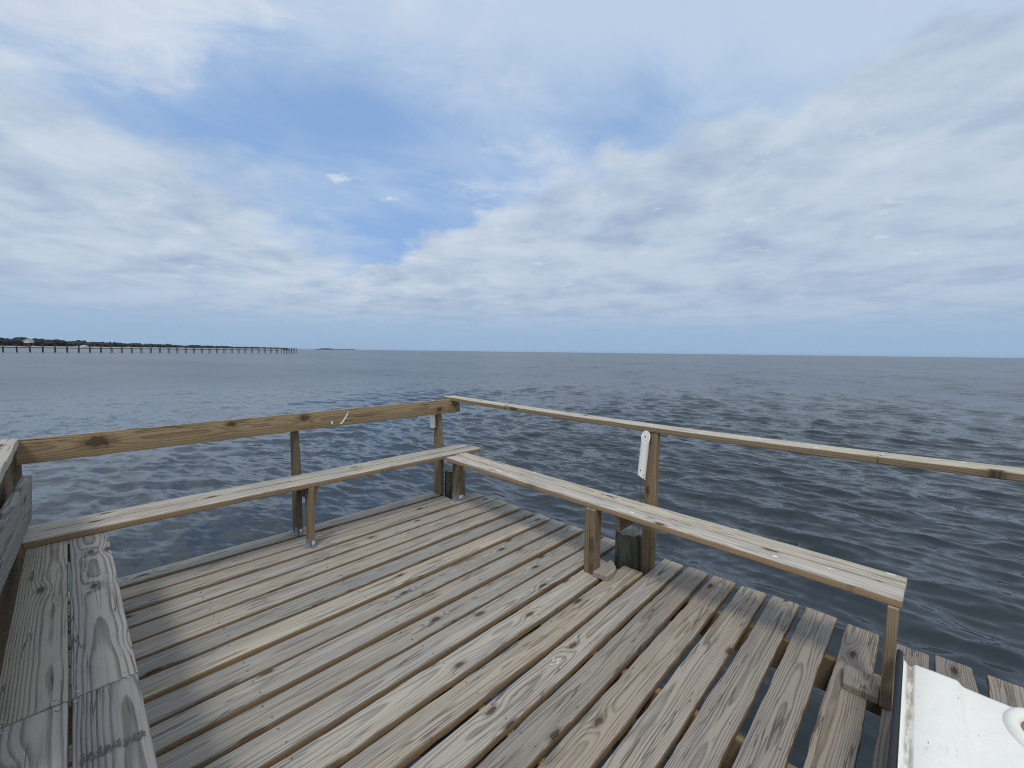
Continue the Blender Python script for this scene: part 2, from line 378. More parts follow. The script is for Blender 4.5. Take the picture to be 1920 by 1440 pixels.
STEEL = plain('galvanised_steel', (0.34, 0.39, 0.42), 0.42, 0.75, 0.0006, 120, 0.15)
STICKER = plain('sticker_white', (0.66, 0.68, 0.68), 0.5)
PVC = plain('white_pvc', (0.84, 0.835, 0.79), 0.35, 0.0, 0.0002, 60, 0.03)
RUBBER = plain('black_rubber', (0.018, 0.018, 0.022), 0.6, 0.0, 0.0008, 300, 0.2)
LINE = plain('fishing_line_nylon', (0.05, 0.05, 0.055), 0.4)
SPLAT = plain('bird_lime', (0.74, 0.74, 0.71), 0.8, 0.0, 0.0005, 300, 0.08)
SCREW = plain('screw_steel', (0.20, 0.19, 0.18), 0.5, 0.6)
DARKHOLE = plain('dark_recess', (0.03, 0.028, 0.025), 0.8)

def piling_mat():
    mt, t, b = new_mat('algae_piling')
    co = t.new('ShaderNodeTexCoord').outputs['Object']; x, y, z = t.sep(co)
    n = t.noise(t.xyz(t.m('MULTIPLY', x, 24), t.m('MULTIPLY', y, 24), t.m('MULTIPLY', z, 3.0)), 1.0, 5, 0.6)
    n2 = t.noise(co, 9.0, 4, 0.6)
    col = t.mix(t.ss(n, 0.35, 0.7), (0.050, 0.050, 0.034), (0.170, 0.162, 0.120))
    col = t.mix(t.ss(n2, 0.55, 0.72), col, (0.075, 0.10, 0.045))
    t.put(b.inputs['Base Color'], col); b.inputs['Roughness'].default_value = 0.75
    bp = t.new('ShaderNodeBump'); bp.inputs['Distance'].default_value = 0.004; t.put(bp.inputs['Height'], n); t.l.new(bp.outputs[0], b.inputs['Normal'])
    return mt
PILING = piling_mat()
PILETOP = wood('piling_top_wood', (0.24, 0.25, 0.22), (0.10, 0.10, 0.085), (0.2, 0.22, 0.15), 0.4, knots=False)

def sea_mat():
    mt, t, b = new_mat('sea_water')
    co = t.new('ShaderNodeTexCoord').outputs['Object']
    x, y, z = t.sep(co)
    # ripples are longer across the wind than along it; their slopes tilt the surface
    u = t.m('ADD', t.m('MULTIPLY', x, 0.97), t.m('MULTIPLY', y, 0.22)); v_ = t.m('SUBTRACT', t.m('MULTIPLY', y, 0.97), t.m('MULTIPLY', x, 0.22))
    def slope(su, sv, k, detail, off):
        n = t.new('ShaderNodeTexNoise'); t.put(n.inputs['Vector'], t.xyz(t.m('MULTIPLY', u, su), t.m('MULTIPLY', v_, sv), off))
        n.inputs['Scale'].default_value = 1.0; n.inputs['Detail'].default_value = detail; n.inputs['Roughness'].default_value = 0.6
        c = t.v('SUBTRACT', n.outputs['Color'], (0.5, 0.5, 0.5)); return t.v('MULTIPLY', c, (k, k * 0.6, 0.0))
    patch = t.noise(t.xyz(t.m('MULTIPLY', u, 0.045), t.m('MULTIPLY', v_, 0.014), 7.0), 1.0, 5, 0.6)
    amp = t.m('MULTIPLY', t.ss(patch, 0.30, 0.68, 0.85, 1.12), t.ss(t.v('LENGTH', t.xyz(x, y, 0.0)), 15.0, 900.0, 1.0, 0.85))
    amp = t.m('MULTIPLY', amp, t.ss(t.m('SUBTRACT', t.m('MULTIPLY', x, 0.8), t.m('MULTIPLY', y, 0.6)), -11.0, 3.0, 0.55, 1.0))
    tilt = t.v('ADD', t.v('ADD', slope(13.0, 6.0, 0.45, 3, 0.0), slope(3.6, 1.5, 0.75, 4, 3.0)), slope(0.42, 0.50, 0.80, 5, 9.0)); tilt = t.v('ADD', tilt, slope(0.07, 0.15, 0.55, 5, 14.0))
    nrm = t.v('NORMALIZE', t.v('ADD', t.new('ShaderNodeNewGeometry').outputs['Normal'], t.v('SCALE', tilt, amp)))
    t.l.new(nrm, b.inputs['Normal'])
    t.put(b.inputs['Base Color'], (0.026, 0.035, 0.042))
    dist = t.v('LENGTH', t.xyz(x, y, 0.0))
    t.put(b.inputs['Roughness'], t.m('ADD', t.ss(dist, 4.0, 55.0, 0.05, 0.25), t.m('MULTIPLY', t.m('SUBTRACT', patch, 0.5), 0.12)))
    b.inputs['IOR'].default_value = 1.33
    return mt
SEA = sea_mat()

# ------------------------------------------------------------------ sea
def build_sea():
    rng = np.random.default_rng(4)
    HW = CAM_H - SEA_Z
    rs = [0.25]
    while rs[-1] < 25000:
        r = rs[-1]; rs.append(r + max(0.034, 0.30 * r * r / (HW * 424)) if r < 400 else r * 1.12)
    rs = np.array(rs)
    fine = np.linspace(-R_(57), R_(57), 820); coarse = np.linspace(R_(57), R_(303), 90)[1:-1]
    th = np.concatenate([fine, coarse]) + YAW
    nr, nt = len(rs), len(th)
    Rg, Tg = np.meshgrid(rs, th, indexing='ij')
    x = Rg * np.cos(Tg); y = Rg * np.sin(Tg); z = np.zeros_like(x); ox = np.zeros_like(x); oy = np.zeros_like(x)
    dr = np.gradient(rs)[:, None]
    dth = np.where((np.arange(nt) < 820), R_(114) / 820, R_(2.7))[None, :]
    cell = np.maximum(0.9 * dr, 0.5 * Rg * dth)
    # calmer water in the lee on the shore side, more chop offshore
    lee = 1 / (1 + np.exp(-((0.80 * x - 0.60 * y) + 1.0) / 6.0))
    amp_mod = 0.30 + 0.68 * lee
    base_dir = math.atan2(0.10, 1.0) + math.pi
    for k in range(150):
        lam = 0.15 * (1.5 / 0.15) ** rng.random()
        d = base_dir + rng.normal(0, 0.46); kx, ky = math.cos(d) * 2 * math.pi / lam, math.sin(d) * 2 * math.pi / lam
        A = 0.0054 * lam * (0.60 + 0.40 * (0.5 / lam) ** 0.5) * rng.uniform(0.5, 1.3)
        fade = np.clip(1.6 - 4.0 * cell / lam, 0, 1)
        ph = kx * x + ky * y + rng.uniform(0, 6.283)
        z += A * fade * np.cos(ph)
        ox -= 0.9 * A * fade * math.cos(d) * np.sin(ph); oy -= 0.9 * A * fade * math.sin(d) * np.sin(ph)
    gx = 1.0 + 0.08 * np.sin(0.21 * x + 0.13 * y + 1.3) * np.sin(0.09 * x - 0.17 * y) 
    z *= amp_mod * gx; x = x + ox * amp_mod * gx; y = y + oy * amp_mod * gx
    co = np.stack([x, y, z], -1).reshape(-1, 3)
    i = np.arange(nr - 1)[:, None]; j = np.arange(nt)[None, :]; j2 = (j + 1) % nt
    q = np.stack(np.broadcast_arrays(i * nt + j, (i + 1) * nt + j, (i + 1) * nt + j2, i * nt + j2), -1).reshape(-1, 4)
    me = bpy.data.meshes.new('sea')
    me.vertices.add(len(co)); me.vertices.foreach_set('co', co.astype(np.float32).ravel())
    me.loops.add(q.size); me.loops.foreach_set('vertex_index', q.astype(np.int32).ravel())
    me.polygons.add(len(q)); me.polygons.foreach_set('loop_start', (np.arange(len(q)) * 4).astype(np.int32))
    me.polygons.foreach_set('use_smooth', np.ones(len(q), bool))
    me.materials.append(SEA); me.update(calc_edges=True)
    o = reg(bpy.data.objects.new('sea', me), Matrix.Translation((0, 0, SEA_Z)))
    tag(o, 'grey blue choppy sea reaching to the horizon', None, None, 'structure')
build_sea()

# ------------------------------------------------------------------ far shore
def foliage_mat(name, a, b_):
    mt, t, b = new_mat(name)
    n = t.noise(t.new('ShaderNodeTexCoord').outputs['Object'], 0.12, 4, 0.6)
    t.put(b.inputs['Base Color'], t.mix(t.ss(n, 0.35, 0.65), a, b_)); b.inputs['Roughness'].default_value = 0.9
    return mt
LEAF = foliage_mat('far_foliage', (0.012, 0.020, 0.017), (0.028, 0.040, 0.028))
SAND = plain('pale_sand', (0.42, 0.39, 0.36), 0.9, 0, 0.0, 0.05, 0.1)
FARW = plain('white_paint', (0.74, 0.74, 0.72), 0.6)
FARG = plain('grey_brown_boards', (0.16, 0.13, 0.12), 0.8)
FARR = plain('grey_shingles', (0.20, 0.20, 0.20), 0.8)
GLASS = plain('window_glass', (0.03, 0.035, 0.04), 0.1)
PIERW = plain('pier_timber', (0.105, 0.085, 0.065), 0.85, 0, 0.0, 2.0, 0.3)

SHORE = [(-260, 560), (0, 800), (100, 1000), (200, 1400), (300, 1950), (400, 2900), (470, 3900), (545, 6500)]   # (column, distance)
def shore_pt(t):
    k = t * (len(SHORE) - 1); i = min(int(k), len(SHORE) - 2); u = k - i
    c = SHORE[i][0] + (SHORE[i + 1][0] - SHORE[i][0]) * u; d = math.exp(math.log(SHORE[i][1]) * (1 - u) + math.log(SHORE[i + 1][1]) * u)
    return c, d
def build_shore():
    rnd = random.Random(5)
    V, F = [], []; N = 160
    for i in range(N + 1):
        c, d = shore_pt(i / N); a = ground(c, d, 0)
        inl = Vector((-math.sin(YAW), math.cos(YAW), 0)) * 1.0 + Vector((math.cos(YAW), math.sin(YAW), 0)) * 0.35; inl.normalize()
        b_ = a + inl * (10 + d * 0.010); e = a + inl * (60 + d * 0.1); g = a + inl * 1500
        for p, zz in ((a, SEA_Z - 0.6), (b_, SEA_Z + 2.2), (e, SEA_Z + 5.0), (g, SEA_Z + 7.0)): V.append((p.x, p.y, zz))
    for i in range(N):
        for k in range(3):
            a = i * 4 + k; F.append((a, a + 1, a + 5, a + 4))
    o = mesh_obj('shore', V, F, SAND); tag(o, 'low sandy shore below the far trees', None, None, 'structure')
    # the wood behind the beach
    ico = bmesh.new(); bmesh.ops.create_icosphere(ico, subdivisions=2, radius=1.0)
    iv = [v.co.copy() for v in ico.verts]; iff = [tuple(v.index for v in q.verts) for q in ico.faces]; ico.free()
    V, F = [], []
    for i in range(1500):
        t = rnd.random() ** 0.8; c, d = shore_pt(t)
        back = rnd.uniform(18, 60) + d * 0.02 * rnd.random()
        inl = (Vector((-math.sin(YAW), math.cos(YAW), 0)) + Vector((math.cos(YAW), math.sin(YAW), 0)) * 0.35).normalized()
        p = ground(c, d, 0) + inl * back
        hbase = 17 if d < 1300 else 16
        if 70 < c < 120: hbase *= 0.96
        hh = hbase * rnd.uniform(0.62, 1.05) * (0.93 + 0.14 * math.sin(c * 0.09 + 1) * math.sin(c * 0.031))
        rad = rnd.uniform(3.5, 6.5) * (1 + d / 4000)
        s = rnd.random() * 99; o0 = len(V); levels = rnd.choice((0.0, 0.35, 0.62))
        cz = SEA_Z + 4.2 + hh * (1 - 0.40) - hh * levels * 0.55; rz = hh * 0.40
        for q in iv:
            k = 1 + 0.45 * mnoise.noise(q * 1.7 + Vector((s, s, s)))
            V.append((p.x + q.x * rad * k, p.y + q.y * rad * k, cz + q.z * rz * k))
        F += [tuple(a + o0 for a in q) for q in iff]
    o = mesh_obj('shore_woodland', V, F, LEAF); tag(o, 'dark wooded shoreline far off behind the long pier', 'woodland', None, 'stuff')
    # islets on the horizon
    V, F = [], []
    for i in range(170):
        c = rnd.uniform(592, 628); d = 5200; p = ground(c, d + rnd.uniform(-60, 60), 0)
        e = 1 - abs((c - 612) / 20) ** 2; hh = max(4, 15 * e * rnd.uniform(0.7, 1.1)); o0 = len(V); s = rnd.random() * 99
        for q in iv:
            k = 1 + 0.4 * mnoise.noise(q * 1.7 + Vector((s, s, s))); V.append((p.x + q.x * 14 * k, p.y + q.y * 14 * k, SEA_Z + 0.4 * hh + q.z * hh * 0.6 * k))
        F += [tuple(a + o0 for a in q) for q in iff]
    for i in range(110):
        c = rnd.uniform(632, 664); d = 9000; p = ground(c, d + rnd.uniform(-90, 90), 0); o0 = len(V); s = rnd.random() * 99
        for q in iv:
            k = 1 + 0.4 * mnoise.noise(q * 1.7 + Vector((s, s, s))); V.append((p.x + q.x * 26 * k, p.y + q.y * 26 * k, SEA_Z + 2 + q.z * 9 * k))
        F += [tuple(a + o0 for a in q) for q in iff]
    o = mesh_obj('islet_woodland', V, F, LEAF); tag(o, 'tiny dark wooded islet on the horizon right of the pier end', 'islet', None, 'stuff')
build_shore()

def house(name, col, depth, label, wings, zbase, stilts):
    """a house on stilts behind the beach; zbase = ground height"""
    p = ground(col, depth, zbase); t = thing(name, p, label, 'house')
    lat = Vector((math.sin(YAW), -math.cos(YAW), 0)); fw = Vector((math.cos(YAW), math.sin(YAW), 0))
    M = Matrix.Identity(4)
    for i in range(3): M[i][0], M[i][1], M[i][2], M[i][3] = lat[i], fw[i], (0, 0, 1)[i], p[i]
    for (x0, x1, z0, z1, mat, roof) in wings:
        v, fc = box_geo(x0, x1, 0, 9, z0, z1); mesh_obj('wall', v, fc, mat, t, M)
        mid = 4.5; rv = [(x0 - .5, -.6, z1), (x1 + .5, -.6, z1), (x1 + .5, 9.6, z1), (x0 - .5, 9.6, z1), (x0 + .4, mid, z1 + roof), (x1 - .4, mid, z1 + roof)]
        mesh_obj('roof', rv, [(0, 1, 5, 4), (2, 3, 4, 5), (1, 2, 5), (3, 0, 4), (3, 2, 1, 0)], FARR if mat is FARG else FARW, t, M)
        nwin = max(1, int((x1 - x0) / 3.2))
        for k in range(nwin):
            cx = x0 + (k + .5) * (x1 - x0) / nwin
            v, fc = box_geo(cx - .6, cx + .6, -0.06, 0.0, z1 - 2.3, z1 - 0.9); mesh_obj('window', v, fc, GLASS, t, M)
        if stilts:
            for k in range(4):
                for yy_ in (0.3, 8.7):
                    cx = x0 + 0.4 + k * (x1 - x0 - 0.8) / 3; v, fc = box_geo(cx - .2, cx + .2, yy_ - .2, yy_ + .2, -3.0, z0); mesh_obj('stilt', v, fc, FARG, t, M)
    return t
house('beach_house', 52, 905, 'white and brown house on stilts among the far trees above the pier', [(-6, 5.5, 5.0, 10.6, FARW, 1.0), (-27, -6.2, 2.5, 8.0, FARG, 1.4)], SEA_Z + 4.0, True)
house('beach_cottage', 153, 1225, 'tiny pale cottage low on the far shore under the trees', [(-14, 10, -2.0, 2.4, FARW, 1.2)], SEA_Z + 3.0, False)

# ------------------------------------------------------------------ long fishing pier
def build_pier():
    NB = 31; c0, dd0, c1, dd1 = 7, 185, 520, 283
    A = ground(c0, dd0, 0); B = ground(c1, dd1, 0); st = (B - A) / (NB - 1); ax = st.normalized(); nx = Vector((-ax.y, ax.x, 0))
    t = thing('fishing_pier', (A.x, A.y, SEA_Z), 'long narrow timber pier on piles crossing the water at left', 'pier')
    W = 1.9; DZ = SEA_Z + 2.15; TOP = SEA_Z + 3.75
    pv, pf_ = tube_geo([(0, 0, -3.5), (0, 0, 0.5), (0, 0, TOP - SEA_Z)], [0.17, 0.165, 0.15], 8)
    me = bpy.data.meshes.new('piling'); me.from_pydata([tuple(v) for v in pv], [], pf_); me.materials.append(PIERW)
    rnd = random.Random(2)
    for i in range(-5, NB):
        for s in (-1, 1):
            p = A + st * i + nx * (W / 2 * s)
            reg(bpy.data.objects.new('piling', me), Matrix.Translation((p.x, p.y, SEA_Z + rnd.uniform(-0.25, 0.12))), t)
        v, fc = box_geo(-0.1, 0.1, -W / 2 - .25, W / 2 + .25, -0.56, -0.345)
        M = frame(A + st * i - ax, A + st * i + ax, (0, 0, 1)); M.translation.z = DZ; mesh_obj('cross_beam', v, fc, PIERW, t, M)
    a, b_ = A - st * 5, B + st * 0.9
    L = (b_ - a).length; M = frame(a, b_, (0, 0, 1)); M.translation.z = DZ
    v, fc = box_geo(-L / 2, L / 2, -W / 2 - .15, W / 2 + .15, -0.34, 0.0); mesh_obj('walkway', v, fc, PIERW, t, M)
    # the wider end with bench and rails
    e0 = B + st * 0.9; e1 = e0 + ax * 9; EW = 3.6
    M = frame(e0, e1, (0, 0, 1)); M.translation.z = DZ - 0.02
    v, fc = box_geo(-4.5, 4.5, -EW / 2, EW / 2, -0.22, 0.0); mesh_obj('end_platform', v, fc, PIERW, t, M)
    for i in range(6):
        for s in (-1, 1):
            p = e0 + ax * (0.2 + i * 1.72) + nx * (EW / 2 * s)
            reg(bpy.data.objects.new('piling', me), Matrix.Translation((p.x, p.y, SEA_Z - 0.15)), t)
    for s in (-1, 1):
        for zz in (0.55, 1.15):
            v, fc = box_geo(-4.5, 4.5, EW / 2 * s - .05, EW / 2 * s + .05, zz - .07, zz + .07); mesh_obj('end_rail', v, fc, PIERW, t, M)
    v, fc = join_geo([box_geo(-3.9, -0.6, -0.9, 0.3, 0.003, 0.45), box_geo(-3.9, -0.6, 0.3, 0.42, 0.003, 1.35)]); mesh_obj('bench', v, fc, FARG, t, M)
build_pier()

# ------------------------------------------------------------------ the deck
deck = thing('wooden_deck', (1.5, 1.5, 0), 'weathered plank deck of a small dock over the water', 'deck')
T = 0.038
# centre of the board at the far end, at the near end (x = 0.2), far end x, tint
BD = [('A', 3.595, 3.605, 2.615, (1, 1, 1)), ('B', 3.428, 3.425, 2.63, (1.04, 1.02, 1)), ('C', 3.266, 3.245, 2.930, (1.02, 1, 0.96)), ('D', 3.104, 3.060, 2.942, (1, 1, 1)),
      ('E', 2.940, 2.888, 2.950, (1.06, 1.03, 0.97)), ('F', 2.766, 2.716, 2.947, (1.04, 1.02, 1)), ('G', 2.578, 2.550, 2.936, (0.92, 0.93, 0.95)), ('H', 2.395, 2.378, 2.944, (1.08, 1.06, 1.0)),
      ('I', 2.221, 2.204, 2.950, (0.96, 0.97, 0.98)), ('J', 2.045, 2.036, 2.957, (0.95, 0.95, 0.95)), ('K', 1.868, 1.868, 2.953, (0.98, 0.98, 0.97)), ('L', 1.700, 1.692, 2.957, (1, 0.99, 0.97)),
      ('M', 1.523, 1.525, 2.60, (1.0, 0.98, 0.94)), ('N', 1.348, 1.352, 2.648, (1.07, 1.01, 0.92)), ('O', 1.194, 1.168, 2.962, (0.96, 0.95, 0.95)), ('P', 1.024, 1.000, 2.966, (0.93, 0.91, 0.90)),
      ('Q', 0.854, 0.836, 2.968, (0.97, 0.95, 0.93)), ('R', 0.676, 0.678, 2.977, (0.94, 0.92, 0.90)), ('S', 0.504, 0.516, 2.980, (0.99, 0.97, 0.96)), ('T', 0.326, 0.342, 2.974, (0.93, 0.91, 0.90)),
      ('U', 0.136, 0.166, 2.953, (0.92, 0.90, 0.89)), ('V', -0.056, -0.010, 2.945, (0.80, 0.76, 0.75)), ('W', -0.218, -0.190, 2.955, (0.80, 0.78, 0.78)), ('X', -0.390, -0.370, 2.955, (0.80, 0.78, 0.78)),
      ('Y', -0.562, -0.55, 2.955, (0.85, 0.83, 0.82)), ('Z', -0.735, -0.73, 2.955, (0.9, 0.88, 0.86)), ('a', -0.908, -0.9, 2.95, (0.9, 0.88, 0.86)), ('b', -1.08, -1.07, 2.95, (0.9, 0.88, 0.86)), ('c', -1.25, -1.25, 2.95, (0.9, 0.88, 0.86))]
rnd = random.Random(11)
JX = (2.63, 1.80, 1.17, 0.50, -0.25)
scr = []
for k, yf, yn, xe, tint in BD:
    x0 = -0.42 + rnd.uniform(-0.02, 0.02)
    sl = (yf - yn) / 2.75
    def yy(x): return yf + sl * (x - 2.95)
    dz = rnd.uniform(-0.003, 0.003); tw = rnd.uniform(-0.012, 0.012)
    Wd = 0.140 + rnd.uniform(-0.002, 0.002)
    rough = k in 'MNPQRSTUVWX'
    if k in 'OPQRSTUVWXYZabc': tint = (tint[0] * 0.93, tint[1] * 0.905, tint[2] * 0.88)
    plank('deck_board', deck, (x0, yy(x0), -T / 2 + dz), (xe, yy(xe), -T / 2 + dz + rnd.uniform(-0.002, 0.003)), Wd, T, up=(0, tw, 1), mats=DECKM, color=tint,
          wob=0.0050 if rough else 0.0026, wane=0.050 if rough else 0.018, rad=0.007, bow=rnd.uniform(-0.004, 0.004), ragged=0.02 if k in 'MR' else 0.004)
    for jx in JX:
        if jx < xe - 0.02:
            for s in (-1, 1): scr.append((jx + rnd.uniform(-0.012, 0.012), yy(jx) + s * 0.042 + rnd.uniform(-0.008, 0.008), dz))
for jx in JX:
    plank('joist', deck, (jx, 3.62, -T - 0.093), (jx, -1.35, -T - 0.093), T, 0.184, mats=JOISTM, wob=0.001)
plank('rim_joist', deck, (-0.45, 3.665, -T - 0.093), (2.60, 3.665, -T - 0.093), T, 0.184, mats=JOISTM, wob=0.001)
v, fc = join_geo([tube_geo([(x, y, z - 0.002), (x, y, z + 0.0025)], [0.0046, 0.0040], 8) for x, y, z in scr])
o = mesh_obj('screw_heads', v, fc, SCREW, deck); o['kind'] = 'stuff'
# piles carrying the deck
def pile(x, y, r, top, name='piling'):
    rn = random.Random(int(x * 100 + y * 10)); n = 28; zs = [-4.0, -2.2, -1.2, -0.5, 0.0, top - 0.01, top]
    if top < 0: zs = [-4.0, -2.2, -1.2, -0.6, top - 0.01, top]
    vv, ff = [], []
    for k, z in enumerate(zs):
        for j in range(n):
            a = 2 * math.pi * j / n; rr = r * (1 + 0.035 * mnoise.noise(Vector((math.cos(a) * 1.5, math.sin(a) * 1.5, z * 0.8 + x)))) - (0.008 if k == len(zs) - 1 else 0)
            vv.append((rr * math.cos(a), rr * math.sin(a), z))
    for k in range(len(zs) - 1):
        for j in range(n): ff.append((k * n + j, k * n + (j + 1) % n, (k + 1) * n + (j + 1) % n, (k + 1) * n + j))
    p = mesh_obj(name, vv, ff, PILING, deck, Matrix.Translation((x, y, 0)), smooth=True)
    cap = [((r - 0.006) * math.cos(2 * math.pi * j / n), (r - 0.006) * math.sin(2 * math.pi * j / n), top + 0.002 + 0.004 * math.sin(j * 1.7)) for j in range(n)] + [(0, 0, top + 0.008)]
    mesh_obj('pile_top', cap, [(j, (j + 1) % n, n) for j in range(n)], PILETOP, p, Matrix.Translation((x, y, 0)))
    return p
pile(2.812, 1.474, 0.100, 0.185)
pile(2.795, 3.505, 0.11, 0.235)
for q in ((2.5, -1.1), (0.1, 3.55), (0.1, 1.2), (0.1, -1.1)): pile(q[0], q[1], 0.11, -0.24)

# ------------------------------------------------------------------ bracket used at the feet of legs
def bracket(parent, x0, x1, y0, y1, h=0.05):
    parts = [box_geo(x0 - 0.003, x0 - 0.0002, y0 + 0.004, y1 - 0.004, 0.0015, h), box_geo(x0 + 0.002, x1 - 0.002, y0 - 0.003, y0 - 0.0002, 0.0015, h * 0.95),
             box_geo(x0 - 0.030, x0 - 0.0031, y0 + 0.006, y1 - 0.006, 0.0015, 0.0045), box_geo(x0 + 0.003, x1 + 0.016, y0 - 0.024, y0 - 0.0031, 0.0015, 0.0045),
             box_geo(x1 + 0.0002, x1 + 0.003, y0 + 0.004, y1 - 0.004, 0.0015, h)]
    v, fc = join_geo(parts); b = mesh_obj('foot_bracket', v, fc, STEEL, parent)
    v, fc = box_geo(x0 + 0.012, x1 - 0.008, y0 - 0.0040, y0 - 0.0031, h * 0.38, h * 0.85); mesh_obj('sticker', v, fc, STICKER, b)
    return b
def post(name, parent, x0, x1, y0, y1, z0, z1, wide='x', mats=None, color=(1, 1, 1), **kw):
    """upright board; wide = axis of its broad side"""
    cx, cy = (x0 + x1) / 2, (y0 + y1) / 2
    if wide == 'y': return plank(name, parent, (cx, cy, z0), (cx, cy, z1), y1 - y0, x1 - x0, up=(-1, 0, 0), mats=mats or BROWNM, color=color, **kw)
    return plank(name, parent, (cx, cy, z0), (cx, cy, z1), x1 - x0, y1 - y0, up=(0, -1, 0), mats=mats or BROWNM, color=color, **kw)

# ------------------------------------------------------------------ bench along the far side, with its back rail
b1 = thing('bench', (1.35, 3.37, 0), 'long plank bench with a single brown back rail along the far edge', 'bench', 'dock benches')
H1 = 0.500; z1 = H1 - T / 2
plank('seat_plank', b1, (-0.212, 3.305, z1), (2.915, 3.295, z1), 0.135, T, mats=BENCHM, color=(1.04, 1.03, 1.0), bow=0.006, wane=0.02)
plank('seat_plank', b1, (-0.222, 3.446, z1 + 0.001), (2.880, 3.452, z1 + 0.001), 0.137, T, mats=BENCHM, color=(1.0, 0.99, 0.96), wane=0.01)
l = post('leg', b1, 1.195, 1.233, 3.235, 3.324, 0.002, H1 - T - 0.001, 'y'); bracket(l, 1.195, 1.233, 3.235, 3.324, 0.06)
l = post('leg', b1, 2.625, 2.662, 3.249, 3.338, 0.002, 0.4485, 'y', color=(0.95, 0.95, 0.95)); bracket(l, 2.625, 2.700, 3.249, 3.338, 0.062)
post('leg', b1, 2.6625, 2.700, 3.250, 3.339, 0.002, 0.4485, 'y', color=(1.08, 1.05, 1.0))
plank('brace', b1, (1.2535, 3.255, 0.395), (1.2535, 3.56, 0.395), 0.13, T, up=(1, 0, 0), mats=BROWNM, color=(0.7, 0.68, 0.66))
plank('brace', b1, (2.685, 3.345, 0.400), (2.685, 3.49, 0.400), 0.085, T, up=(1, 0, 0), mats=BROWNM, color=(1.2, 1.1, 1.0))
# back posts: 2x6 with the front edge cut back above the seat
def back_post(x, y0, y1, zb, zt, col, name='back_post'):
    prof = [(y0, zb), (y1, zb), (y1, zt), (y1 - 0.072, zt), (y0 + 0.004, H1 + 0.04)]
    v = [(x, a, b_) for a, b_ in prof] + [(x + T, a, b_) for a, b_ in prof]; n = len(prof)
    F = [tuple(range(n)), tuple(range(2 * n - 1, n - 1, -1))] + [(i, i + n, (i + 1) % n + n, (i + 1) % n) for i in range(n)]
    # grain runs along local X: turn the mesh so that height lies on X
    M = Matrix(((0, 1, 0, x), (0, 0, 1, y1), (1, 0, 0, zb), (0, 0, 0, 1)))
    Mi = M.inverted(); v = [Mi @ Vector(q) for q in v]
    o = mesh_obj(name, v, F, W_BROWN, b1, M); o.color = (*col, 1)
    me = o.data; bm = bmesh.new(); bm.from_mesh(me); bmesh.ops.recalc_face_normals(bm, faces=bm.faces)
    bmesh.ops.bevel(bm, geom=list(bm.edges), offset=0.004, segments=1, affect='EDGES'); bm.to_mesh(me); bm.free()
    return o
p = back_post(1.212, 3.532, 3.655, 0.003, 0.97, (0.72, 0.72, 0.74)); bracket(p, 1.212, 1.25, 3.532, 3.60, 0.055)
back_post(2.628, 3.525, 3.655, -0.35, 0.965, (0.92, 0.92, 0.90))
back_post(-0.256, 3.535, 3.66, 0.0, 0.965, (0.6, 0.6, 0.58))
rl = plank('back_rail', b1, (-0.228, 3.557, 0.914), (2.885, 3.557, 0.920), 0.140, T, up=(0, -1, 0.10), mats=RAILM, wob=0.002, rad=0.004)

# ------------------------------------------------------------------ bench along the right side
b2 = thing('bench', (2.45, 1.5, 0), 'open plank bench without a back running along the right edge', 'bench', 'dock benches')
H2 = 0.489; z2 = H2 - T / 2
plank('seat_plank', b2, (2.352 + 0.0635, -0.012, z2), (2.440 + 0.0635, 3.195, z2), 0.127, T, mats=BENCHM, color=(0.98, 0.97, 0.98), wane=0.012)
plank('seat_plank', b2, (2.352 + 0.2005, -0.018, z2), (2.440 + 0.206, 3.228, z2 - 0.001), 0.129, T, mats=BENCHM, color=(1.02, 0.99, 0.93), wane=0.01)
zt2 = H2 - T - 0.0015
post('leg', b2, 2.375, 2.464, 1.5385, 1.576, 0.002, zt2, 'x', color=(1.12, 1.08, 1.0))
post('leg', b2, 2.3765, 2.464, 1.500, 1.538, 0.002, zt2, 'x', color=(0.98, 0.96, 0.92))
post('leg', b2, 2.338, 2.427, -0.003, 0.036, 0.002, zt2, 'x', color=(1.08, 1.08, 1.02))
plank('brace', b2, (2.50, 1.398, 0.375), (2.80, 1.398, 0.375), 0.140, T, up=(0, -1, 0), mats=BROWNM, color=(0.95, 0.9, 0.85))
# scrap blocks nailed beside the legs
def scrap(verts, faces, col, name='block', mat=None):
    cen = sum((Vector(q) for q in verts), Vector()) / len(verts)
    o = mesh_obj(name, [Vector(q) - cen for q in verts], faces, mat or [W_TOP], b2, Matrix.Translation(cen)); o.color = (*col, 1)
    bm = bmesh.new(); bm.from_mesh(o.data); bmesh.ops.recalc_face_normals(bm, faces=bm.faces); bmesh.ops.bevel(bm, geom=list(bm.edges), offset=0.003, segments=1, affect='EDGES'); bm.to_mesh(o.data); bm.free()
    return o
def prism(poly, z0, z1):
    n = len(poly); v = [(x, y, z0) for x, y in poly] + [(x, y, z1) for x, y in poly]
    return v, [tuple(range(n - 1, -1, -1)), tuple(range(n, 2 * n))] + [(i, (i + 1) % n, (i + 1) % n + n, i + n) for i in range(n)]
v, fc = prism([(2.362, 1.495), (2.372, 1.392), (2.45, 1.388), (2.505, 1.402), (2.56, 1.445), (2.60, 1.494)], 0.003, 0.040); scrap(v, fc, (0.95, 0.90, 0.86))
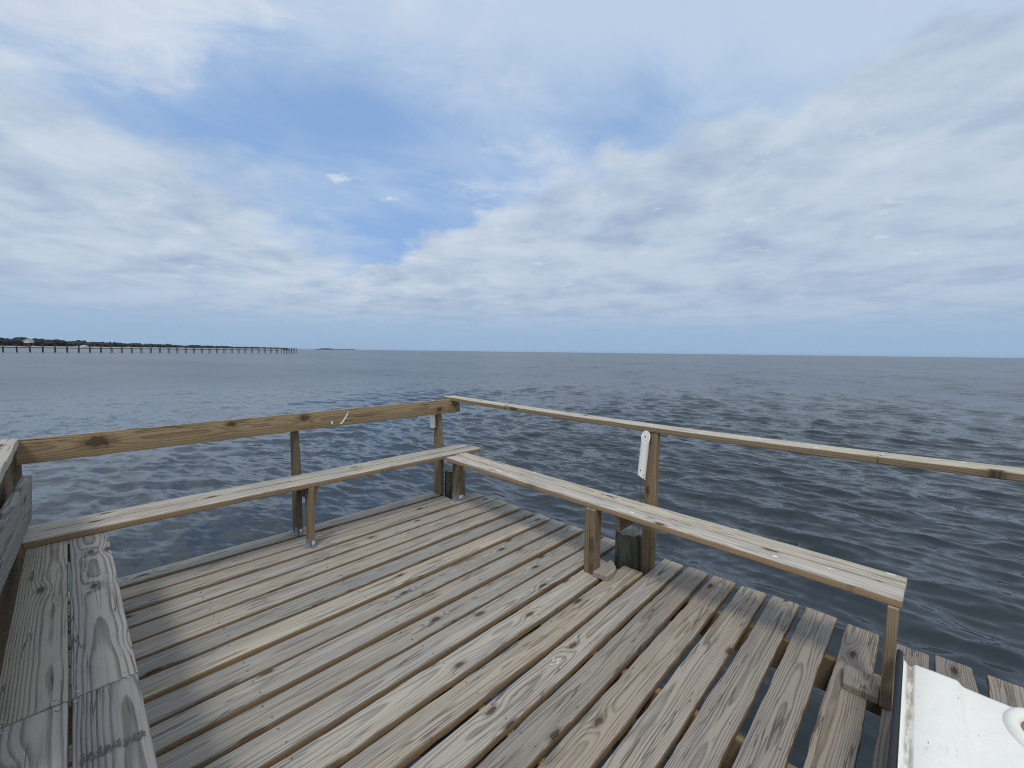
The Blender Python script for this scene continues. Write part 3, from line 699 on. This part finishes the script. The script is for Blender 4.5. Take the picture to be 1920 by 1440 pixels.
# a bevelled offcut with a sloping back, beside the last leg
yA, yB = 0.160, 0.0385
v = [(2.340, yA, 0.003), (2.340, yB, 0.003), (2.49, yB, 0.003), (2.49, yA + 0.012, 0.003), (2.340, yA, 0.037), (2.340, yB, 0.037), (2.385, yA + 0.004, 0.042), (2.385, yB, 0.042), (2.487, yA + 0.012, 0.040), (2.487, yB, 0.040)]
fc = [(0, 3, 2, 1), (0, 1, 5, 4), (4, 5, 7, 6), (6, 7, 9, 8), (1, 2, 9, 7, 5), (0, 4, 6, 8, 3), (3, 8, 9, 2)]
scrap(v, fc, (0.85, 0.82, 0.80))

# ------------------------------------------------------------------ guard rail on the right side
g = thing('guard_rail', (2.83, 1.6, 0), 'flat topped plank guard rail on a post beyond the right bench', 'railing')
def zr(y): return 0.994 + 0.0215 * ((y - 1.25) / 2.4) ** 2 * (1.0 if y > 1.25 else 2.25)
def rail_piece(ya, yb, cut_a=0.0, cut_b=0.0, col=(1, 1, 1)):
    SEED[0] += 1
    L = abs(ya - yb); v, fc, ix = plank_geo(L, 0.14, T, SEED[0] * 1.37, wob=0.003, rad=0.005)
    cy = (ya + yb) / 2; xc = 2.762 + 0.07
    nv = []
    for q in v:
        x, y, z = q                      # local X -> world -Y
        e = max(0, x / L * 2 - 0.97) / 0.03; e2 = max(0, -x / L * 2 - 0.97) / 0.03
        x += e * cut_b * (y / 0.07) + e2 * cut_a * (y / 0.07)
        wy = cy - x
        nv.append((x, y, z + zr(wy) - zr(cy)))
    M = Matrix(((0, 1, 0, xc), (-1, 0, 0, cy), (0, 0, 1, zr(cy) - T / 2), (0, 0, 0, 1)))
    o = mesh_obj('top_rail', nv, fc, CAPM, g, M, ix); o.color = (*col, 1)
    o.data.polygons.foreach_set('use_smooth', [len(p_.vertices) == 4 for p_ in o.data.polygons]); o.data.set_sharp_from_angle(angle=R_(35))
rail_piece(3.66, 0.105, cut_b=0.02)
rail_piece(0.102, -1.45, cut_a=0.02, col=(1.03, 1.02, 0.98))
post('post', g, 2.768, 2.806, 1.262, 1.351, -0.60, zr(1.3) - T - 0.001, 'y', color=(1.05, 1.0, 0.95))
post('post', g, 2.768, 2.806, -1.30, -1.21, -0.60, zr(-1.25) - T - 0.001, 'y')

# ------------------------------------------------------------------ bench at near left with boarded back
b0 = thing('bench', (-0.1, 2.0, 0), 'silver grey bench at near left with boarded back and cap rail', 'bench', 'dock benches')
H0 = 0.4615; z0 = H0 - T / 2
plank('seat_plank', b0, (0.027, 3.46, z0), (0.031, 1.748, z0), 0.150, T, mats=GREYM, color=(0.98, 0.98, 1.0), wane=0.01)
plank('seat_plank', b0, (-0.128, 3.46, z0), (-0.124, 1.748, z0), 0.150, T, mats=GREYM, color=(1.16, 1.13, 1.06))
near_plank = plank('seat_plank', b0, (0.031, 1.744, z0 - 0.001), (0.033, -0.6, z0 - 0.001), 0.148, T, mats=GREYM, color=(0.92, 0.92, 0.95))
plank('seat_plank', b0, (-0.124, 1.744, z0 - 0.0015), (-0.121, -0.6, z0 - 0.001), 0.148, T, mats=GREYM, color=(1.0, 1.0, 1.02))
for yl in (3.28, 1.745, 0.2):
    plank('seat_bearer', b0, (-0.2, yl, H0 - T - 0.047), (0.095, yl, H0 - T - 0.047), T, 0.089, mats=BROWNM)
    post('leg', b0, 0.055, 0.093, yl - 0.108, yl - 0.0195, 0.002, H0 - T - 0.003, 'y')
plank('back_board', b0, (-0.184, 3.205, 0.730), (-0.252, 1.6, 0.730), 0.240, T, up=(1, 0.0, -0.06), mats=GREYM, color=(1.05, 1.05, 1.08), wob=0.005, wane=0.03, rad=0.009)
plank('back_panel', b0, (-0.262, 3.48, 0.288), (-0.30, 1.4, 0.288), 0.535, T, up=(1, 0, 0), mats=BROWNM, color=(0.85, 0.85, 0.8))
plank('back_panel', b0, (-0.262, 3.48, 0.757), (-0.30, 1.4, 0.757), 0.385, T, up=(1, 0, 0), mats=BROWNM, color=(0.8, 0.78, 0.72))
plank('cap_rail', b0, (-0.292, 3.535, 0.973), (-0.275, 1.0, 0.973), 0.150, 0.044, mats=[W_CAP, W_CAP, W_END], color=(0.86, 0.88, 0.92), wob=0.004)
plank('back_post', b0, (-0.30, 3.40, -0.3), (-0.30, 3.40, 0.948), 0.089, T, up=(-1, 0, 0), mats=BROWNM)
plank('back_post', b0, (-0.33, 1.45, -0.3), (-0.33, 1.45, 0.948), 0.089, T, up=(-1, 0, 0), mats=BROWNM)
scr0 = []
for (x, y) in ((-0.075, 1.775), (-0.07, 1.72), (-0.172, 1.76), (-0.176, 1.715), (-0.03, 1.77), (-0.035, 1.722), (0.078, 1.775), (0.082, 1.735)): scr0.append(tube_geo([(x, y, H0 - 0.003), (x, y, H0 + 0.0015)], [0.0055, 0.005], 10))
v, fc = join_geo(scr0); o = mesh_obj('screw_heads', v, fc, STEEL, b0); o['kind'] = 'stuff'

# ------------------------------------------------------------------ rod holders of white pipe
def holder(name, p0, p1, R, cut0, cut1, face, label):
    p0, p1 = Vector(p0), Vector(p1); ax = (p1 - p0); L = ax.length; ax.normalize()
    fv = Vector(face); fv = (fv - ax * fv.dot(ax)).normalized(); sv = ax.cross(fv)
    t = thing(name, p0, label, 'rod holder')
    V, F = [], []; n = 32; ri = R - 0.0045
    # slant cuts: the pipe is shorter on the side facing out at the top
    for (rad, ins) in ((R, 0), (ri, 1)):
        for end in (0, 1):
            for k in range(n):
                a = 2 * math.pi * k / n; c_, s_ = math.cos(a), math.sin(a)
                h = (cut0 * (c_ * 0.25 - s_ * 0.75) if end == 0 else L - cut1 * (c_ + 1) * 0.5 )
                V.append(p0 + ax * h + fv * (rad * c_) + sv * (rad * s_))
    for k in range(n):
        k2 = (k + 1) % n
        F += [(k, k2, n + k2, n + k), (2 * n + k2, 2 * n + k, 3 * n + k, 3 * n + k2), (n + k, n + k2, 3 * n + k2, 3 * n + k), (k2, k, 2 * n + k, 2 * n + k2)]
    o = mesh_obj('pipe', V, F, PVC, t); bm = bmesh.new(); bm.from_mesh(o.data); bmesh.ops.recalc_face_normals(bm, faces=bm.faces); bm.to_mesh(o.data); bm.free()
    o.data.polygons.foreach_set('use_smooth', [True] * len(o.data.polygons)); o.data.set_sharp_from_angle(angle=R_(40))
    def dot(h, a, r, ins=False):
        c_, s_ = math.cos(a), math.sin(a); q = p0 + ax * h + fv * ((-ri + 0.002 if ins else R) * c_) + sv * ((-ri if ins else R) * s_)
        nn = (fv * c_ + sv * s_)
        v, fc = tube_geo([q - nn * 0.003, q + nn * 0.0015], [r, r], 10); mesh_obj('screw', v, fc, DARKHOLE, t)
    return t, dot
t, dot = holder('rod_holder', (2.720, 1.349, 0.640), (2.728, 1.328, 0.965), 0.0285, 0.022, 0.075, (-1, -0.45, 0), 'white plastic pipe rod holder with slanted ends on the right rail post')
dot(0.283, 0.15, 0.004, True); dot(0.055, -0.35, 0.0042); dot(0.02, 0.55, 0.003); dot(-0.0, 0.55, 0.003)
t, dot = holder('rod_holder', (2.598, 3.632, 0.700), (2.598, 3.632, 0.98), 0.030, 0.002, 0.03, (-0.7, -0.7, 0), 'short white pipe end hanging below the back rail at the corner post')

# nylon line trailing from the holder
ln = []
for k in range(2):
    pth = [(2.722 + 0.004 * math.sin(i * 1.1 + k), 1.345 + 0.012 * k + 0.006 * math.sin(i * 0.9 + k * 2), 0.64 - i * 0.0475) for i in range(10)]
    ln.append(tube_geo(pth, [0.0009] * 10, 5))
v, fc = join_geo(ln); tag(mesh_obj('fishing_line', v, fc, LINE), 'thin dark fishing line dangling below the white pipe', 'fishing line')

# ------------------------------------------------------------------ bird lime and chips (flat marks with a little thickness)
def splat(cx, cy, z, rx, ry, seed, M=None, parent=None):
    n = 22; rn = random.Random(seed); v, fc = [], []
    for k in range(n):
        a = 2 * math.pi * k / n; rr = 0.62 + 0.42 * mnoise.noise(Vector((math.cos(a) * 1.6, math.sin(a) * 1.6, seed * 3.1))) + 0.12 * rn.random()
        v.append((cx + rx * rr * math.cos(a), cy + ry * rr * math.sin(a), z))
    v.append((cx, cy, z + 0.0012))
    return v, [(k, (k + 1) % n, n) for k in range(n)]
marks = [(b2, 2.475, 2.52, H2 + 0.0016, 0.020, 0.045), (b2, 2.455, 0.25, H2 + 0.0016, 0.010, 0.016), (b1, 1.28, 3.33, H1 + 0.0018, 0.030, 0.010), (deck, 1.33, 3.40, 0.0034, 0.016, 0.010)]
for i in range(16): marks.append((deck, 1.555 + rnd.gauss(0, 0.028), 1.185 + rnd.gauss(0, 0.014), 0.0034, 0.0075 * rnd.uniform(0.5, 1.6), 0.004 * rnd.uniform(0.6, 1.6)))
for i, q in enumerate(marks):
    v, fc = splat(*q[1:], i + 1); mesh_obj('bird_dropping', v, fc, SPLAT, q[0])
for i in range(26):
    y = 3.6 - 3.9 * (i / 26) ** 1.3 + rnd.uniform(-0.05, 0.05); x = 2.775 + rnd.uniform(0.0, 0.11)
    s = (0.018 if i < 9 else 0.009) * rnd.uniform(0.6, 1.5)
    v, fc = splat(x, y, zr(y) + 0.0022, s * 0.6, s * 1.8, 40 + i); mesh_obj('bird_dropping', v, fc, SPLAT, g)
# white smear on the face of the back rail
Mr = WM[rl.name]
def on_rail(x, w_): return Mr @ Vector((x - 1.3285, w_, T / 2 + 0.0022))
sm = [(1.565, -0.052), (1.590, -0.030), (1.622, 0.010), (1.645, 0.046), (1.653, 0.050), (1.640, 0.012), (1.612, -0.026), (1.585, -0.055)]
mesh_obj('white_smear', [on_rail(a, b_) for a, b_ in sm], [(0, 1, 6, 7), (1, 2, 5, 6), (2, 3, 4, 5)], SPLAT, rl)
sm = [(1.495, -0.045), (1.512, -0.045), (1.508, -0.02), (1.498, -0.016)]
mesh_obj('white_smear', [on_rail(a, b_) for a, b_ in sm], [(0, 1, 2, 3)], SPLAT, rl)
# dark blotched band across the near seat plank
V, F = [], []
for i in range(80):
    u = rnd.random(); cx = -0.030 + u * 0.126; cy = 1.458 - u * 0.012 + rnd.uniform(-0.017, 0.017); hx, hy = rnd.uniform(0.001, 0.004), rnd.uniform(0.002, 0.009)
    o_ = len(V); zz = H0 + 0.0016
    for k in range(6):
        a = 2 * math.pi * k / 6 + 0.3; V.append((cx + hx * math.cos(a) * rnd.uniform(0.7, 1.2), cy + hy * math.sin(a) * rnd.uniform(0.7, 1.2), zz + 0.00002 * i))
    F.append(tuple(o_ + k for k in range(6)))
mesh_obj('dark_stain', V, F, plain('grey_stain', (0.105, 0.10, 0.097), 0.9), near_plank)

# ------------------------------------------------------------------ white moulded chest at the right
def chest_mat():
    mt, t, b = new_mat('white_moulded_plastic')
    co = t.new('ShaderNodeTexCoord').outputs['Object']; x, y, z = t.sep(co)
    n = t.noise(co, 26, 4, 0.6); n2 = t.noise(t.xyz(t.m('MULTIPLY', x, 4.0), t.m('MULTIPLY', y, 60.0), 0.0), 1.0, 4, 0.6)
    col = t.mix(t.ss(n, 0.35, 0.7), (0.83, 0.81, 0.745), (0.87, 0.85, 0.785))
    ch = t.m('MULTIPLY', t.ss(t.m('ABSOLUTE', t.m('ADD', y, 0.047)), 0.016, 0.004), t.ss(t.noise(t.xyz(t.m('MULTIPLY', x, 9.0), t.m('MULTIPLY', y, 40.0), 2.0), 1.0, 4, 0.6), 0.35, 0.62))
    col = t.mix(t.m('MULTIPLY', ch, 0.75), col, (0.20, 0.155, 0.085))
    sc = t.m('MULTIPLY', t.ss(t.m('ABSOLUTE', t.m('SUBTRACT', t.noise(t.xyz(t.m('MULTIPLY', x, 3.0), t.m('MULTIPLY', y, 30.0), 6.0), 1.0, 4, 0.6), 0.5)), 0.012, 0.002), t.ss(t.noise(co, 14.0, 3, 0.6), 0.60, 0.68))
    col = t.mix(t.m('MULTIPLY', sc, 0.8), col, (0.16, 0.14, 0.11))
    t.put(b.inputs['Base Color'], col); b.inputs['Roughness'].default_value = 0.38
    return mt
CHEST = chest_mat()
ch = thing('storage_chest', (1.75, -0.4, 0), 'chest with white moulded lid, black edge strip and raised ring beside the right bench end', 'chest')
prof = [(-0.024, 0.240), (-0.024, 0.296), (-0.0265, 0.3025), (-0.031, 0.3015), (-0.039, 0.291), (-0.047, 0.2865), (-0.053, 0.2885), (-0.0575, 0.2985), (-0.062, 0.3015), (-0.12, 0.3025), (-0.170, 0.3015), (-0.177, 0.299),
        (-0.186, 0.288), (-0.193, 0.2845), (-0.25, 0.2815), (-0.42, 0.2785), (-0.60, 0.2815), (-0.66, 0.2845), (-0.672, 0.295), (-0.684, 0.295), (-0.690, 0.288), (-0.690, 0.240)]
xs = [1.05, 1.056, 1.075, 1.3, 1.6, 1.9, 2.1, 2.215, 2.234, 2.243]; inset = [0.02, 0.006, 0, 0, 0, 0, 0, 0, 0.0016, 0.008]
V, F = [], []
n = len(prof)
for x, q in zip(xs, inset):
    for a, b_ in prof: V.append((x, a, b_ - (q if b_ > 0.25 else 0)))
for i in range(len(xs) - 1):
    for k in range(n - 1): F.append((i * n + k, i * n + k + 1, (i + 1) * n + k + 1, (i + 1) * n + k))
for base in (0, (len(xs) - 1) * n): F.append(tuple(base + k for k in range(n)))
o = mesh_obj('lid', V, F, CHEST, ch, smooth=True); bm = bmesh.new(); bm.from_mesh(o.data); bmesh.ops.recalc_face_normals(bm, faces=bm.faces); bm.to_mesh(o.data); bm.free()
o.data.set_sharp_from_angle(angle=R_(50))
v, fc = box_geo(1.10, 2.20, -0.665, -0.045, 0.006, 0.2395); mesh_obj('body', v, fc, plain('unseen_body_grey', (0.07, 0.07, 0.075), 0.6), ch)  # unseen body, given a dark colour to keep white reflections off the water
# black edging, a rounded strip along the left edge
pr = [(-0.0237, 0.22), (-0.0237, 0.300), (-0.021, 0.3055), (-0.014, 0.3085), (-0.007, 0.3055), (-0.004, 0.299), (-0.0035, 0.22)]
V, F = [], []; n = len(pr); xs2 = [1.05, 1.2, 1.5, 1.8, 2.0, 2.2, 2.285, 2.298, 2.304]; dz_ = [0, 0, 0, 0, 0, 0, 0, 0.003, 0.012]
for i, (x, q) in enumerate(zip(xs2, dz_)):
    wv = 0.0022 * math.sin(x * 5.0 + 1)
    for a, b_ in pr: V.append((x, a + wv * (0.3 if a < -0.02 else 1), b_ - (q if b_ > 0.25 else 0)))
for i in range(len(xs2) - 1):
    for k in range(n - 1): F.append((i * n + k, i * n + k + 1, (i + 1) * n + k + 1, (i + 1) * n + k))
F.append(tuple(range(n))); F.append(tuple((len(xs2) - 1) * n + k for k in range(n)))
o = mesh_obj('edge_strip', V, F, RUBBER, ch, smooth=True); bm = bmesh.new(); bm.from_mesh(o.data); bmesh.ops.recalc_face_normals(bm, faces=bm.faces); bm.to_mesh(o.data); bm.free()
# moulded ring near the right of the lid
V, F = [], []; nu, nv_ = 40, 14; RC = (2.12, -0.3565); RA, RB = 0.060, 0.0195
for i in range(nu):
    a = 2 * math.pi * i / nu
    for k in range(nv_):
        b_ = 2 * math.pi * k / nv_; rr = RA + RB * math.cos(b_)
        V.append((RC[0] + rr * 1.55 * math.cos(a), RC[1] + rr * math.sin(a), 0.281 + 0.020 * math.sin(b_)))
for i in range(nu):
    for k in range(nv_): F.append((i * nv_ + k, ((i + 1) % nu) * nv_ + k, ((i + 1) % nu) * nv_ + (k + 1) % nv_, i * nv_ + (k + 1) % nv_))
mesh_obj('moulded_ring', V, F, CHEST, ch, smooth=True)
V = [(RC[0] + 0.046 * 1.55 * math.cos(2 * math.pi * i / 32), RC[1] + 0.046 * math.sin(2 * math.pi * i / 32), 0.2845) for i in range(32)]
mesh_obj('ring_opening_disc', V, [tuple(range(32))], W_BROWN, ch)  # brown disc standing in for the deck wood seen through the ring's hole

# ------------------------------------------------------------------ sea air
def haze(density):
    v, fc = box_geo(-29000, 29000, -29000, 29000, SEA_Z - 6, 45.0)
    mt = bpy.data.materials.new('sea_haze'); mt.use_nodes = True; t = NT(mt.node_tree); t.n.clear()
    out = t.new('ShaderNodeOutputMaterial'); pv = t.new('ShaderNodeVolumePrincipled')
    t.put(pv.inputs['Color'], (0.62, 0.76, 0.95)); pv.inputs['Density'].default_value = density; pv.inputs['Anisotropy'].default_value = 0.0
    t.l.new(pv.outputs[0], out.inputs['Volume'])
    o = mesh_obj('haze', v, fc, mt); tag(o, 'thin sea haze over the far water and shore', None, None, 'stuff')
haze(1.6e-5)
